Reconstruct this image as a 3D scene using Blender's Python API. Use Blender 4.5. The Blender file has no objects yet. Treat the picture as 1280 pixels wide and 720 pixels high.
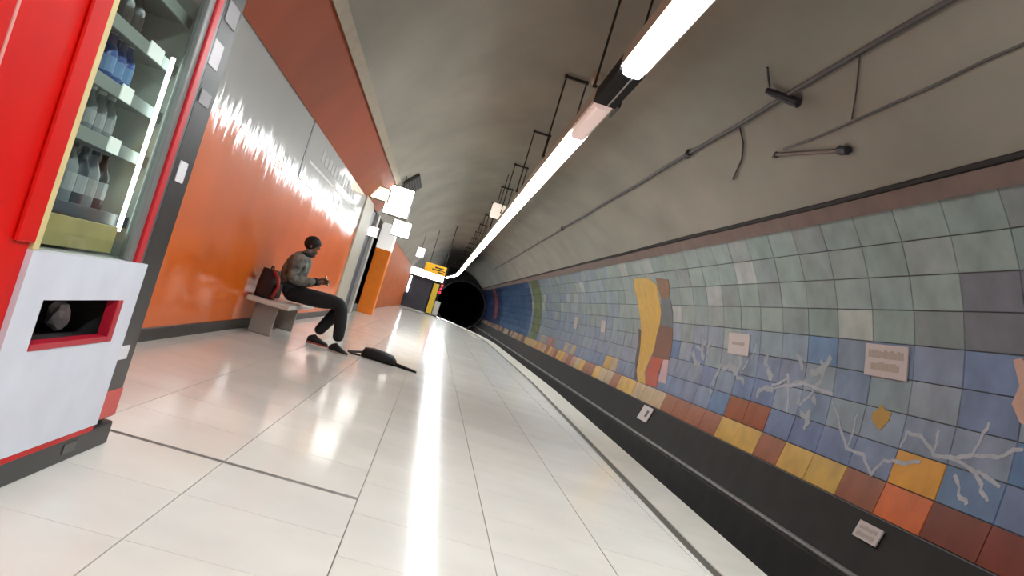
import bpy, bmesh, math, random
from mathutils import Matrix, Vector
random.seed(7)
PI = math.pi
S = bpy.context.scene
COL = S.collection

# ---------------------------------------------------------------- camera, world, exposure
FPX = 1030.0
ROWS = ((0.95295303, -0.29134698, -0.08365081),
        (-0.09183353, -0.01450003, -0.9956688),
        (0.28887216, 0.95650755, -0.04057327))
cd = bpy.data.cameras.new('camera'); cam = bpy.data.objects.new('camera', cd); COL.objects.link(cam)
cd.sensor_width = 36.0; cd.lens = FPX / 1280 * 36.0; cd.clip_start = 0.05; cd.clip_end = 300
cam.matrix_world = Matrix.Translation((0, 0, 1.0)) @ Matrix(ROWS).to_4x4()
S.camera = cam
W = bpy.data.worlds.new('world'); S.world = W; W.use_nodes = True
W.node_tree.nodes['Background'].inputs[0].default_value = (0.5, 0.48, 0.45, 1)
W.node_tree.nodes['Background'].inputs[1].default_value = 0.02
S.view_settings.view_transform = 'Standard'; S.view_settings.look = 'None'
S.view_settings.gamma = 1.0; S.view_settings.use_curve_mapping = False
S.view_settings.exposure = 0.0
STRIP_POWER = 44.0

# ---------------------------------------------------------------- materials
def lin(c):
    return tuple((v / 255 / 12.92 if v <= 10 else ((v / 255 + 0.055) / 1.055) ** 2.4) for v in c) + (1.0,)
MATS = {}
def mat(name, rgb, rough=0.5, metal=0.0, var=0.0, scale=8.0, bump=0.0, bscale=40.0, coat=0.0, emit=0.0, stretch=(1, 1, 1), spec=0.5):
    if name in MATS: return MATS[name]
    m = bpy.data.materials.new(name); m.use_nodes = True; MATS[name] = m
    nt = m.node_tree; b = nt.nodes['Principled BSDF']; c = lin(rgb)
    b.inputs['Roughness'].default_value = rough; b.inputs['Metallic'].default_value = metal
    b.inputs['Coat Weight'].default_value = coat; b.inputs['Coat Roughness'].default_value = 0.06
    b.inputs['Specular IOR Level'].default_value = spec
    tc = nt.nodes.new('ShaderNodeTexCoord'); mp = nt.nodes.new('ShaderNodeMapping')
    mp.inputs['Scale'].default_value = stretch
    nt.links.new(tc.outputs['Object'], mp.inputs['Vector'])
    n = nt.nodes.new('ShaderNodeTexNoise'); n.inputs['Scale'].default_value = scale; n.inputs['Detail'].default_value = 5
    nt.links.new(mp.outputs[0], n.inputs['Vector'])
    r = nt.nodes.new('ShaderNodeValToRGB')
    r.color_ramp.elements[0].position = 0.3; r.color_ramp.elements[1].position = 0.72
    r.color_ramp.elements[0].color = tuple(v * (1 - var) for v in c[:3]) + (1,)
    r.color_ramp.elements[1].color = tuple(min(1, v * (1 + var)) for v in c[:3]) + (1,)
    nt.links.new(n.outputs['Fac'], r.inputs[0]); nt.links.new(r.outputs[0], b.inputs['Base Color'])
    if bump:
        n2 = nt.nodes.new('ShaderNodeTexNoise'); n2.inputs['Scale'].default_value = bscale
        nt.links.new(mp.outputs[0], n2.inputs['Vector'])
        bp = nt.nodes.new('ShaderNodeBump'); bp.inputs['Strength'].default_value = bump; bp.inputs['Distance'].default_value = 0.01
        nt.links.new(n2.outputs['Fac'], bp.inputs['Height']); nt.links.new(bp.outputs[0], b.inputs['Normal'])
    if emit:
        b.inputs['Emission Color'].default_value = c; b.inputs['Emission Strength'].default_value = emit
    return m

def glass_mat(name, tint, refl=0.12):
    m = bpy.data.materials.new(name); m.use_nodes = True; nt = m.node_tree; nt.nodes.clear()
    o = nt.nodes.new('ShaderNodeOutputMaterial'); t = nt.nodes.new('ShaderNodeBsdfTransparent'); g = nt.nodes.new('ShaderNodeBsdfGlossy')
    f = nt.nodes.new('ShaderNodeFresnel'); f.inputs[0].default_value = 1.33; mx = nt.nodes.new('ShaderNodeMixShader')
    t.inputs[0].default_value = tint; g.inputs['Roughness'].default_value = 0.03; g.inputs[0].default_value = (1, 1, 1, 1)
    gb = nt.nodes.new('ShaderNodeNewGeometry'); fm = nt.nodes.new('ShaderNodeMath'); fm.operation = 'SUBTRACT'; fm.inputs[0].default_value = 1.0
    nt.links.new(gb.outputs['Backfacing'], fm.inputs[1]); fx_ = nt.nodes.new('ShaderNodeMath'); fx_.operation = 'MULTIPLY'; nt.links.new(f.outputs[0], fx_.inputs[0]); nt.links.new(fm.outputs[0], fx_.inputs[1])
    nt.links.new(fx_.outputs[0], mx.inputs[0]); nt.links.new(t.outputs[0], mx.inputs[1]); nt.links.new(g.outputs[0], mx.inputs[2])
    nt.links.new(mx.outputs[0], o.inputs[0]); return m

def wavy_panel_mat(name, rgb, amp, rough, var=0.06):
    """Glossy enamel cladding rolled with narrow vertical flutes: the clear coat tilts a little from flute to flute."""
    m = mat(name, rgb, rough, var=var, scale=1.3)
    nt = m.node_tree; b = nt.nodes['Principled BSDF']
    g = nt.nodes.new('ShaderNodeNewGeometry'); sx = nt.nodes.new('ShaderNodeSeparateXYZ')
    nt.links.new(g.outputs['Position'], sx.inputs[0])
    fl = nt.nodes.new('ShaderNodeMath'); fl.operation = 'SNAP'; fl.inputs[1].default_value = 0.03
    nt.links.new(sx.outputs['Y'], fl.inputs[0])
    wn = nt.nodes.new('ShaderNodeTexWhiteNoise'); wn.noise_dimensions = '1D'; nt.links.new(fl.outputs[0], wn.inputs['W'])
    n1 = nt.nodes.new('ShaderNodeTexNoise'); n1.noise_dimensions = '1D'; n1.inputs['Scale'].default_value = 3.0; nt.links.new(sx.outputs['Y'], n1.inputs['W'])
    ad = nt.nodes.new('ShaderNodeMath'); ad.operation = 'ADD'; nt.links.new(wn.outputs[0], ad.inputs[0]); nt.links.new(n1.outputs['Fac'], ad.inputs[1])
    su = nt.nodes.new('ShaderNodeMath'); su.operation = 'SUBTRACT'; nt.links.new(ad.outputs[0], su.inputs[0]); su.inputs[1].default_value = 1.0
    mu = nt.nodes.new('ShaderNodeMath'); mu.operation = 'MULTIPLY'; nt.links.new(su.outputs[0], mu.inputs[0]); mu.inputs[1].default_value = amp
    cb = nt.nodes.new('ShaderNodeCombineXYZ'); nt.links.new(mu.outputs[0], cb.inputs['Z'])
    va = nt.nodes.new('ShaderNodeVectorMath'); va.operation = 'ADD'; nt.links.new(g.outputs['Normal'], va.inputs[0]); nt.links.new(cb.outputs[0], va.inputs[1])
    vn = nt.nodes.new('ShaderNodeVectorMath'); vn.operation = 'NORMALIZE'; nt.links.new(va.outputs[0], vn.inputs[0])
    b.inputs['Coat Weight'].default_value = 0.65; b.inputs['Coat Roughness'].default_value = 0.09; b.inputs['Coat IOR'].default_value = 1.5
    b.inputs['Specular IOR Level'].default_value = 0.15
    nt.links.new(vn.outputs[0], b.inputs['Coat Normal'])
    return m

def tile_mat(name, attribute):
    m = bpy.data.materials.new(name); m.use_nodes = True; nt = m.node_tree; b = nt.nodes['Principled BSDF']
    if attribute:
        src = nt.nodes.new('ShaderNodeVertexColor'); src.layer_name = 'tint'; out = src.outputs['Color']
    else:
        src = nt.nodes.new('ShaderNodeObjectInfo'); out = src.outputs['Color']
    g = nt.nodes.new('ShaderNodeNewGeometry'); n = nt.nodes.new('ShaderNodeTexNoise'); n.inputs['Scale'].default_value = 2.6; n.inputs['Detail'].default_value = 6
    nt.links.new(g.outputs['Position'], n.inputs['Vector'])
    mr = nt.nodes.new('ShaderNodeMapRange'); mr.inputs[1].default_value = 0.3; mr.inputs[2].default_value = 0.7; mr.inputs[3].default_value = 0.82; mr.inputs[4].default_value = 1.2
    nt.links.new(n.outputs['Fac'], mr.inputs[0])
    mx = nt.nodes.new('ShaderNodeVectorMath'); mx.operation = 'MULTIPLY'
    nt.links.new(out, mx.inputs[0]); nt.links.new(mr.outputs[0], mx.inputs[1]); nt.links.new(mx.outputs[0], b.inputs['Base Color'])
    b.inputs['Roughness'].default_value = 0.32; b.inputs['Specular IOR Level'].default_value = 0.35
    return m

M_floor = mat('terrazzo_floor', (222, 219, 211), 0.11, var=0.06, scale=1.6, spec=0.09)
M_grout = mat('floor_joint_mortar', (150, 143, 132), 0.7, var=0.1)
M_darkjoint = mat('dark_joint_filler', (120, 116, 110), 0.6, var=0.15)
M_coping = mat('pale_granite_coping', (205, 201, 190), 0.35, var=0.06, scale=3)
M_conc = mat('grey_concrete_vault', (150, 145, 134), 0.85, var=0.14, scale=0.9, bump=0.2, bscale=3.0, stretch=(1, 0.5, 1))
M_cornice = mat('brown_concrete_cornice', (122, 104, 96), 0.8, var=0.12, scale=2)
M_dark = mat('sooty_black_concrete', (38, 35, 33), 0.85, var=0.25, scale=2.5)
M_black = mat('black_plastic', (20, 20, 22), 0.4)
M_tunnel = mat('unlit_tunnel_lining', (16, 16, 18), 0.9, var=0.2)
M_orange = wavy_panel_mat('glossy_orange_enamel', (236, 108, 4), 0.065, 0.45)
M_greypanel = wavy_panel_mat('satin_grey_enamel', (176, 176, 172), 0.07, 0.5, var=0.03)
M_band = mat('shaded_orange_band', (152, 68, 30), 0.55, var=0.12, scale=1.2, spec=.15)  # darker orange: the weaker light up there is put into the colour
M_beige = mat('beige_trim', (160, 146, 126), 0.6, var=0.08)
M_base = mat('black_skirting', (44, 42, 40), 0.45, var=0.1)
M_trough = mat('cream_painted_steel', (186, 172, 156), 0.5, var=0.05)
M_diff = mat('lit_diffuser', (243, 248, 250), 0.4, emit=STRIP_POWER)
M_dim = mat('failing_diffuser', (226, 200, 192), 0.4, emit=0.5)
M_steel = mat('grey_steel', (90, 88, 86), 0.4, metal=0.7)
M_rod = mat('dark_steel_rod', (52, 48, 44), 0.5, metal=0.3)
M_rail = mat('rail_steel', (120, 112, 104), 0.3, metal=0.9)
M_conduit = mat('dark_grey_conduit', (88, 84, 84), 0.6)
M_tile = tile_mat('glazed_tile', False)
M_tilefar = tile_mat('glazed_tile_distant', True)
M_tgrout = mat('tile_joint_mortar', (96, 100, 100), 0.8)
M_white = mat('white_plate', (196, 184, 180), 0.5, var=0.03)
M_ink = mat('faded_print', (172, 158, 144), 0.6)
M_paint = mat('chalky_white_paint', (172, 174, 180), 0.7, var=0.12, scale=10)
M_litsign = mat('lit_white_sign', (255, 252, 246), 0.4, emit=3.6)
M_warm = mat('lit_cream_sign', (255, 236, 196), 0.4, emit=1.6)
M_yellow = mat('yellow_board', (236, 178, 30), 0.5, emit=0.35)

# ---------------------------------------------------------------- helpers
def setp(o, label=None, cat=None, group=None, kind=None):
    if label: o['label'] = label
    if cat: o['category'] = cat
    if group: o['group'] = group
    if kind: o['kind'] = kind
    return o
def adopt(o, parent):
    if parent is not None:
        o.parent = parent
        o.matrix_parent_inverse = parent.matrix_basis.inverted() if parent.parent is None else (parent.parent.matrix_basis @ parent.matrix_parent_inverse @ parent.matrix_basis).inverted()
    return o
def empty(name, loc, label, cat, group=None):
    o = bpy.data.objects.new(name, None); COL.objects.link(o); o.location = loc; o.empty_display_size = 0.1
    return setp(o, label, cat, group)
def mesh(name, v, f, m, parent=None, smooth=False):
    me = bpy.data.meshes.new(name); me.from_pydata([tuple(p) for p in v], [], f); me.update()
    bm = bmesh.new(); bm.from_mesh(me); bmesh.ops.recalc_face_normals(bm, faces=bm.faces); bm.to_mesh(me); bm.free()
    if smooth: me.polygons.foreach_set('use_smooth', [True] * len(me.polygons))
    me.materials.append(m)
    o = bpy.data.objects.new(name, me); COL.objects.link(o); return adopt(o, parent)
class MB:
    def __init__(s): s.v = []; s.f = []
    def add(s, v, f):
        k = len(s.v); s.v += [tuple(p) for p in v]; s.f += [tuple(i + k for i in q) for q in f]; return s
    def box(s, x0, x1, y0, y1, z0, z1, b=0.0):
        if b <= 0:
            v = [(x, y, z) for x in (x0, x1) for y in (y0, y1) for z in (z0, z1)]
            return s.add(v, [(0, 1, 3, 2), (4, 6, 7, 5), (0, 4, 5, 1), (2, 3, 7, 6), (0, 2, 6, 4), (1, 5, 7, 3)])
        bm = bmesh.new(); bmesh.ops.create_cube(bm, size=1)
        for q in bm.verts: q.co = Vector(((x0 + x1) / 2 + q.co.x * (x1 - x0), (y0 + y1) / 2 + q.co.y * (y1 - y0), (z0 + z1) / 2 + q.co.z * (z1 - z0)))
        b = min(b, 0.45 * min(abs(x1 - x0), abs(y1 - y0), abs(z1 - z0)))
        bmesh.ops.bevel(bm, geom=bm.edges[:], offset=b, segments=2, affect='EDGES', profile=0.5)
        bm.verts.index_update(); s.add([q.co[:] for q in bm.verts], [tuple(q.index for q in f.verts) for f in bm.faces]); bm.free(); return s
    def tube(s, pts, r, n=8):
        pts = [Vector(p) for p in pts]; rs = r if isinstance(r, (list, tuple)) else [r] * len(pts); k0 = len(s.v)
        for i, p in enumerate(pts):
            t = (pts[min(i + 1, len(pts) - 1)] - pts[max(i - 1, 0)]).normalized()
            a = t.cross(Vector((0, 0, 1)) if abs(t.z) < 0.9 else Vector((1, 0, 0))).normalized(); c = t.cross(a)
            for j in range(n):
                w = 2 * PI * j / n; s.v.append(tuple(p + (a * math.cos(w) + c * math.sin(w)) * rs[i]))
        for i in range(len(pts) - 1):
            for j in range(n):
                s.f.append((k0 + i * n + j, k0 + i * n + (j + 1) % n, k0 + (i + 1) * n + (j + 1) % n, k0 + (i + 1) * n + j))
        s.f.append(tuple(k0 + j for j in range(n))); s.f.append(tuple(k0 + (len(pts) - 1) * n + j for j in range(n))); return s
    def lathe(s, cx, cy, prof, n=14):
        k0 = len(s.v)
        for r, z in prof:
            for j in range(n): s.v.append((cx + r * math.cos(2 * PI * j / n), cy + r * math.sin(2 * PI * j / n), z))
        for i in range(len(prof) - 1):
            for j in range(n): s.f.append((k0 + i * n + j, k0 + i * n + (j + 1) % n, k0 + (i + 1) * n + (j + 1) % n, k0 + (i + 1) * n + j))
        s.f.append(tuple(k0 + j for j in range(n))); s.f.append(tuple(k0 + (len(prof) - 1) * n + j for j in range(n))); return s
    def ball(s, c, r, n=12, m=8):
        rx, ry, rz = r if isinstance(r, (tuple, list)) else (r, r, r); k0 = len(s.v)
        for i in range(m + 1):
            a = PI * i / m
            for j in range(n):
                w = 2 * PI * j / n; s.v.append((c[0] + rx * math.sin(a) * math.cos(w), c[1] + ry * math.sin(a) * math.sin(w), c[2] + rz * math.cos(a)))
        for i in range(m):
            for j in range(n): s.f.append((k0 + i * n + j, k0 + (i + 1) * n + j, k0 + (i + 1) * n + (j + 1) % n, k0 + i * n + (j + 1) % n))
        return s
    def build(s, name, m, parent=None, smooth=False): return mesh(name, s.v, s.f, m, parent, smooth)
def box(name, x0, x1, y0, y1, z0, z1, m, parent=None, b=0.004):
    return MB().box(x0, x1, y0, y1, z0, z1, b).build(name, m, parent)

# tunnel ring: centre and radius of the vault in section
CX, CZ, R = 1.43, 1.0, 4.0
def ring(deg, off=0.0):
    a = math.radians(deg); return CX + (R - off) * math.cos(a), CZ + (R - off) * math.sin(a)
def arc_shell(name, d0, d1, y0, y1, off, m, parent=None, nd=24, ny=1, thick=0.0):
    v = []; f = []
    for j in range(ny + 1):
        y = y0 + (y1 - y0) * j / ny
        for i in range(nd + 1):
            x, z = ring(d0 + (d1 - d0) * i / nd, off); v.append((x, y, z))
    for j in range(ny):
        for i in range(nd):
            k = j * (nd + 1) + i; f.append((k, k + 1, k + nd + 2, k + nd + 1))
    if thick:
        n0 = len(v)
        for j in range(ny + 1):
            y = y0 + (y1 - y0) * j / ny
            for i in range(nd + 1):
                x, z = ring(d0 + (d1 - d0) * i / nd, off - thick); v.append((x, y, z))
        for j in range(ny):
            for i in range(nd):
                k = n0 + j * (nd + 1) + i; f.append((k, k + nd + 1, k + nd + 2, k + 1))
        for j in range(ny):
            for i in (0, nd):
                a = j * (nd + 1) + i; b = a + nd + 1; f.append((a, b, b + n0, a + n0))
        for j in (0, ny):
            for i in range(nd):
                a = j * (nd + 1) + i; f.append((a, a + 1, a + 1 + n0, a + n0))
    return mesh(name, v, f, m, parent, smooth=not thick)
def on_wall(pts, off):           # (distance along the wall, ring angle) -> points standing off the wall
    out = []
    for y, d in pts:
        x, z = ring(d, off); out.append((x, y, z))
    return out
def wall_patch(name, pts, m, parent, off=0.014, thick=0.006):
    k = math.radians(1) * R; n = len(pts)
    me = bpy.data.meshes.new(name); bm = bmesh.new()
    va = [bm.verts.new((y, d * k, 0)) for y, d in pts]; fa = bm.faces.new(va); fa.normal_update()
    bmesh.ops.triangulate(bm, faces=[fa])
    for _ in range(4):
        long_e = [e for e in bm.edges if abs(e.verts[0].co.y - e.verts[1].co.y) > 0.34]
        if not long_e: break
        bmesh.ops.subdivide_edges(bm, edges=long_e, cuts=1); bmesh.ops.triangulate(bm, faces=[q for q in bm.faces if len(q.verts) > 3])
    ex = bmesh.ops.extrude_face_region(bm, geom=bm.faces[:])
    top = {v for v in ex['geom'] if isinstance(v, bmesh.types.BMVert)}
    for v in bm.verts:
        x, z = ring(v.co.y / k, off if v in top else off - thick); v.co = (x, v.co.x, z)
    bmesh.ops.recalc_face_normals(bm, faces=bm.faces); bm.to_mesh(me); bm.free(); me.materials.append(m)
    o = bpy.data.objects.new(name, me); COL.objects.link(o); return adopt(o, parent)
def wall_ribbon(pts, w, off=0.012):
    mb = MB(); P = on_wall(pts, off)
    for i in range(len(P) - 1):
        a, b = Vector(P[i]), Vector(P[i + 1]); t = (b - a).normalized(); ca = math.radians((pts[i][1] + pts[i + 1][1]) / 2)
        n = Vector((math.cos(ca), 0, math.sin(ca))); s = t.cross(n).normalized()
        w0 = w * (0.7 + 0.6 * random.random()); w1 = w * (0.7 + 0.6 * random.random()); e = t * w * 0.3
        q = [a - e + s * w0, a - e - s * w0, b + e - s * w1, b + e + s * w1]
        mb.add(q + [p + n * 0.012 for p in q], [(0, 1, 2, 3), (7, 6, 5, 4), (0, 4, 5, 1), (1, 5, 6, 2), (2, 6, 7, 3), (3, 7, 4, 0)])
    return mb

# ---------------------------------------------------------------- the setting
Y0, YEND = -10.0, 90.0
ceiling = setp(arc_shell('ceiling', 38.0, 142.9, Y0, YEND, 0, M_conc, nd=60, ny=50), 'grey concrete barrel vault over platform and track', kind='structure')
arc_shell('ceiling_spring', 142.9, 154.0, 22.0, YEND, 0.0, M_conc, ceiling, nd=6, ny=20)
c1 = setp(arc_shell('trim_1', 38.0, 41.0, Y0, YEND, 0.06, M_cornice, nd=2, ny=1, thick=0.05), 'brown concrete cornice along the top of the tiled wall', kind='structure')
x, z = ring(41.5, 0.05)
MB().tube([(x + random.uniform(-.01, .01), y, z + random.uniform(-.012, .012)) for y in range(-10, 91, 2)], 0.035, 6).build('cornice_conduit', M_dark, c1)  # dark conduit along the top of the cornice
setp(arc_shell('trim_2', 140.9, 142.9, Y0, 22.0, 0.05, M_beige, nd=2, thick=0.05), 'beige strip between orange band and concrete vault', kind='structure')

# right wall: backing shell, tiles proud of it
wall_right = setp(arc_shell('wall_right', -13.2, 38.2, Y0, YEND, -0.012, M_tgrout, nd=24, ny=10), 'curved wall of large glazed tiles across the track', kind='structure')
plinth = setp(arc_shell('baseboard_right', -22.3, -12.9, Y0, YEND, -0.004, M_dark, nd=5, ny=4), 'sooty black plinth below the tiled wall', kind='structure')
TW, NR = 0.88, 9
DR = (38.0 + 12.7) / NR
TH = math.radians(DR) * R
bm = bmesh.new(); bmesh.ops.create_cube(bm, size=1)
for q in bm.verts: q.co = Vector((q.co.x * 0.016 - 0.002, q.co.y * (TW - 0.012), q.co.z * (TH - 0.012)))
bmesh.ops.bevel(bm, geom=[e for e in bm.edges if all(v.co.x < -0.005 for v in e.verts)], offset=0.004, segments=1, affect='EDGES')
tile_me = bpy.data.meshes.new('tile'); bm.to_mesh(tile_me); bm.free(); tile_me.materials.append(M_tile)
GREY = [(142, 150, 148), (138, 147, 145), (148, 154, 150), (143, 152, 147), (134, 142, 142)]
LILA = [(136, 144, 160), (132, 140, 160), (142, 148, 160), (138, 146, 154)]
BLUE = [(116, 128, 158), (112, 124, 156), (122, 132, 156), (108, 126, 158), (100, 126, 160)]
YEL, BRN, ORG, CRM, DBR = (196, 156, 70), (140, 82, 54), (196, 96, 42), (178, 156, 122), (112, 50, 36)
LOW = {-2: DBR, -1: DBR, 0: ORG, 1: BRN, 2: YEL, 3: YEL, 4: BRN, 5: YEL, 6: YEL, 7: BRN, 8: BRN, 9: BRN, 10: BRN, 11: CRM, 12: CRM, 13: CRM, 14: YEL, 15: YEL, 16: BRN, 17: CRM, 18: CRM, 19: YEL, 20: BRN, 21: BRN}
LOW1 = {0: (204, 146, 58), 5: (142, 78, 46), 6: (142, 78, 46), 17: CRM, 18: YEL}
def jit(c, k=6):
    g = random.uniform(-k, k)
    return tuple(max(0, min(255, v + g + random.uniform(-2, 2))) for v in c)
def cool(c): return (c[0] - 7, c[1], c[2])
GREY, LILA, BLUE = [[cool(c) for c in q] for q in (GREY, LILA, BLUE)]
def tile_colour(r, k):
    y = 7.94 + TW * (k + 0.5)
    if y > 46:
        if 71 < y < 75 and r > 1: return jit((140, 74, 76))
        if r == 0: return jit(random.choice([CRM, BRN, (60, 70, 90)]), 8)
        return jit((66, 92, 128) if y < 66 else (44, 58, 92), 10)
    if 41.5 < y < 44.6 and r > 0: return jit((112, 126, 92), 8)
    if r == 0: return jit(LOW.get(k, random.choice([CRM, YEL, BRN, CRM, (170, 120, 100)])), 5)
    if r == 1:
        if k in LOW1: return jit(LOW1[k], 5)
        return jit(random.choice([CRM, (150, 110, 96), LILA[0], BLUE[0]]) if y > 27 else random.choice(BLUE), 6)
    if r in (2, 3): return jit(random.choice(BLUE + LILA) if y < 22 else random.choice(LILA), 6)
    if r == 4: return jit(random.choice(LILA + GREY) if y > 12 else random.choice(BLUE + LILA[:2]), 6)
    if y < 8.2 and r < 7: return jit((104, 108, 118), 6)
    if y > 24: return jit(random.choice(GREY[:4] + LILA + [(168, 172, 168)]), 6)
    return jit(random.choice(GREY + GREY + [(164, 170, 166), (122, 130, 132)]), 6)
far_v, far_f, far_c = [], [], []
count = 0
for k in range(-20, 93):
    y = 7.94 + TW * (k + 0.5)
    if y > YEND - 0.4: break
    for r in range(NR):
        d = -12.7 + DR * (r + 0.5); c = lin(tile_colour(r, k))
        if k >= -2 and count < 300:
            x, z = ring(d); o = bpy.data.objects.new('tile', tile_me); COL.objects.link(o)
            o.location = (x + random.uniform(-.0015, .0015), y, z); o.rotation_euler = (0, -math.radians(d), random.uniform(-.004, .004)); o.color = c; adopt(o, wall_right); count += 1
        else:
            n0 = len(far_v); d0, d1 = d - DR / 2 + 0.09, d + DR / 2 - 0.09
            for dd in (d0, d1):
                for yy in (y - TW / 2 + .006, y + TW / 2 - .006):
                    for of in (-0.006, 0.009):
                        xx, zz = ring(dd, of); far_v.append((xx, yy, zz))
            for q in ((1, 3, 7, 5), (0, 1, 5, 4), (2, 6, 7, 3), (0, 2, 3, 1), (4, 5, 7, 6)):
                far_f.append(tuple(n0 + i for i in q)); far_c.append(c)
fo = mesh('distant_tiles', far_v, far_f, M_tilefar, wall_right); fo['kind'] = 'stuff'
ca = fo.data.color_attributes.new('tint', 'FLOAT_COLOR', 'CORNER')
buf = []
for p in fo.data.polygons: buf += list(far_c[p.index]) * p.loop_total
ca.data.foreach_set('color', buf)

# pictures set into and painted on the tiles
PIC = {
 'mosaic_yellow_flame': ((206, 162, 62), [(21.43, 31.1), (19.98, 30.6), (19.4, 28.0), (19.38, 23.7), (19.28, 18.4), (19.38, 14.6), (19.6, 10.6), (19.63, 5.9), (19.85, 0.9), (19.93, -3.3), (19.48, -7.0), (20.18, -7.0), (20.7, -3.5), (20.93, 3.1), (21.14, 11.3), (21.43, 19.6), (21.67, 27.3)]),
 'mosaic_brown_top': ((128, 88, 58), [(19.35, 30.7), (18.32, 29.6), (18.44, 23.7), (19.2, 23.0), (19.32, 27.6)]),
 'mosaic_slate': ((88, 96, 102), [(19.2, 23.0), (18.44, 23.7), (18.3, 18.6), (18.29, 13.6), (19.37, 14.2), (19.28, 18.4)]),
 'mosaic_brown': ((116, 74, 56), [(19.37, 14.2), (18.29, 13.6), (18.22, 7.1), (18.22, 3.2), (18.69, 2.9), (19.66, 2.9), (19.58, 9.8)]),
 'mosaic_red': ((176, 66, 38), [(19.68, 2.9), (18.69, 2.9), (18.77, -2.5), (18.5, -6.5), (19.44, -7.0), (19.83, -3.2)]),
 'mosaic_pink': ((196, 160, 160), [(18.69, 2.9), (18.26, 3.2), (17.96, -4.4), (18.59, -4.6)]),
 'mosaic_dark_edge': ((70, 54, 44), [(21.4, 12.0), (21.12, 11.4), (20.98, 3.0), (20.77, -2.7), (20.38, -6.5), (20.64, -6.9), (21.22, 1.1)]),
 'painted_yellow_leaf': ((178, 138, 50), [(9.37, 4.9), (9.24, 4.1), (9.12, 4.0), (9.14, 2.6), (9.2, 1.6), (9.27, 0.6), (9.38, 1.2), (9.5, 2.0), (9.52, 3.2), (9.42, 3.9)]),
 'painted_peach_patch': ((196, 156, 138), [(7.22, 14.8), (7.12, 15.2), (6.8, 12), (6.8, 6.2), (7.06, 6.7), (7.2, 9.0), (7.12, 11.5)]),
}
for nm, (c, pts) in PIC.items():
    wall_patch(nm, pts, mat(nm, c, 0.4, var=0.1, scale=4), wall_right)
BR = [[(10.53, 3.7), (10.18, -0.8), (9.85, -4.0), (9.46, -4.2), (9.15, -7.2), (9.03, -4.0), (8.76, -3.5), (8.37, -2.3)], [(9.85, -4.0), (9.86, -0.7), (9.84, 2.3)], [(8.81, -1.2), (8.72, 1.4), (8.43, 1.5), (8.2, -0.7), (7.83, -0.2), (7.59, 1.0), (7.53, 3.7), (7.47, 5.8)], [(8.22, 3.1), (8.19, 1.5), (8.19, -0.1)], [(7.83, -0.2), (7.48, -1.2), (7.33, -3.3), (7.22, -4.4)], [(7.45, -1.1), (7.13, -2.1)], [(7.59, 0.8), (7.25, 1.7), (6.97, 3.4)], [(7.78, -2.7), (7.62, -4.8), (7.47, -5.8)], [(12.07, 6.8), (11.74, -0.4)], [(12.41, 3.2), (11.48, 5.4), (10.56, 4.7)], [(11.44, 0.9), (11.12, 4.4)], [(12.03, 6.5), (11.86, 2.5), (11.76, -1.3)], [(12.55, 3.4), (12.2, 4.7), (11.98, 5.8)], [(13.36, 12.0), (13.53, 8.5)], [(13.84, 5.5), (13.67, 7.9)]]
for pts in BR:
    q = []
    for i in range(len(pts) - 1):
        for t in (0, 0.34, 0.67):
            q.append((pts[i][0] + (pts[i + 1][0] - pts[i][0]) * t + random.uniform(-.03, .03), pts[i][1] + (pts[i + 1][1] - pts[i][1]) * t + random.uniform(-.22, .22)))
    q.append(pts[-1]); wall_ribbon(q, 0.021).build('painted_branch', M_paint, wall_right)
CLOUD = mat('chalky_cloud_paint', (160, 164, 166), 0.6, var=0.1, scale=5)
for i in range(20):                                   # pale scrawls of the painted picture
    yc, dc = random.uniform(11.0, 17.2), random.uniform(1.5, 8.5); a = random.uniform(0, 2 * PI); q = []
    for j in range(9):
        q.append((yc, dc)); a += random.uniform(-.9, .9); yc += .09 * math.cos(a); dc += 1.1 * math.sin(a) * .8
    wall_ribbon(q, random.uniform(.025, .06), .0105).build('painted_scrawl', CLOUD, wall_right)

# track pit
setp(box('track_bed', 1.9, 5.6, Y0, 110, -1.35, -1.2, M_dark, b=0), 'dark ballastless track bed below the platform', kind='structure')
x, z = ring(-22.0)
led = setp(box('trim_3', x - 0.34, x + 0.02, Y0, YEND, -1.25, z, M_dark, b=0.015), 'dark concrete cable ledge at the foot of the tiled wall', kind='structure')
cable = setp(MB().tube([(x - 0.27, y, z + 0.03) for y in range(-10, 91, 4)], 0.035, 8).build('cable_conduit', mat('dusty_grey_conduit', (112, 108, 106), 0.5), None), 'long dusty grey cable conduit lying on the ledge beside the track', 'conduit')
for nm, xr, lb in (('rail', 3.05, 'steel running rail beside the platform face'), ('rail', 4.485, 'steel running rail beside the cable ledge')):
    prof = [(-.07, -1.2), (.07, -1.2), (.07, -1.185), (.012, -1.165), (.012, -1.09), (.035, -1.075), (.035, -1.045), (-.035, -1.045), (-.035, -1.075), (-.012, -1.09), (-.012, -1.165), (-.07, -1.185)]
    n = len(prof); v = [(xr + a, yy, b) for yy in (Y0, 108) for a, b in prof]
    setp(mesh(nm, v, [(i, (i + 1) % n, (i + 1) % n + n, i + n) for i in range(n)] + [tuple(range(n)), tuple(range(n, 2 * n))], M_rail), lb, 'rail')

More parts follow.
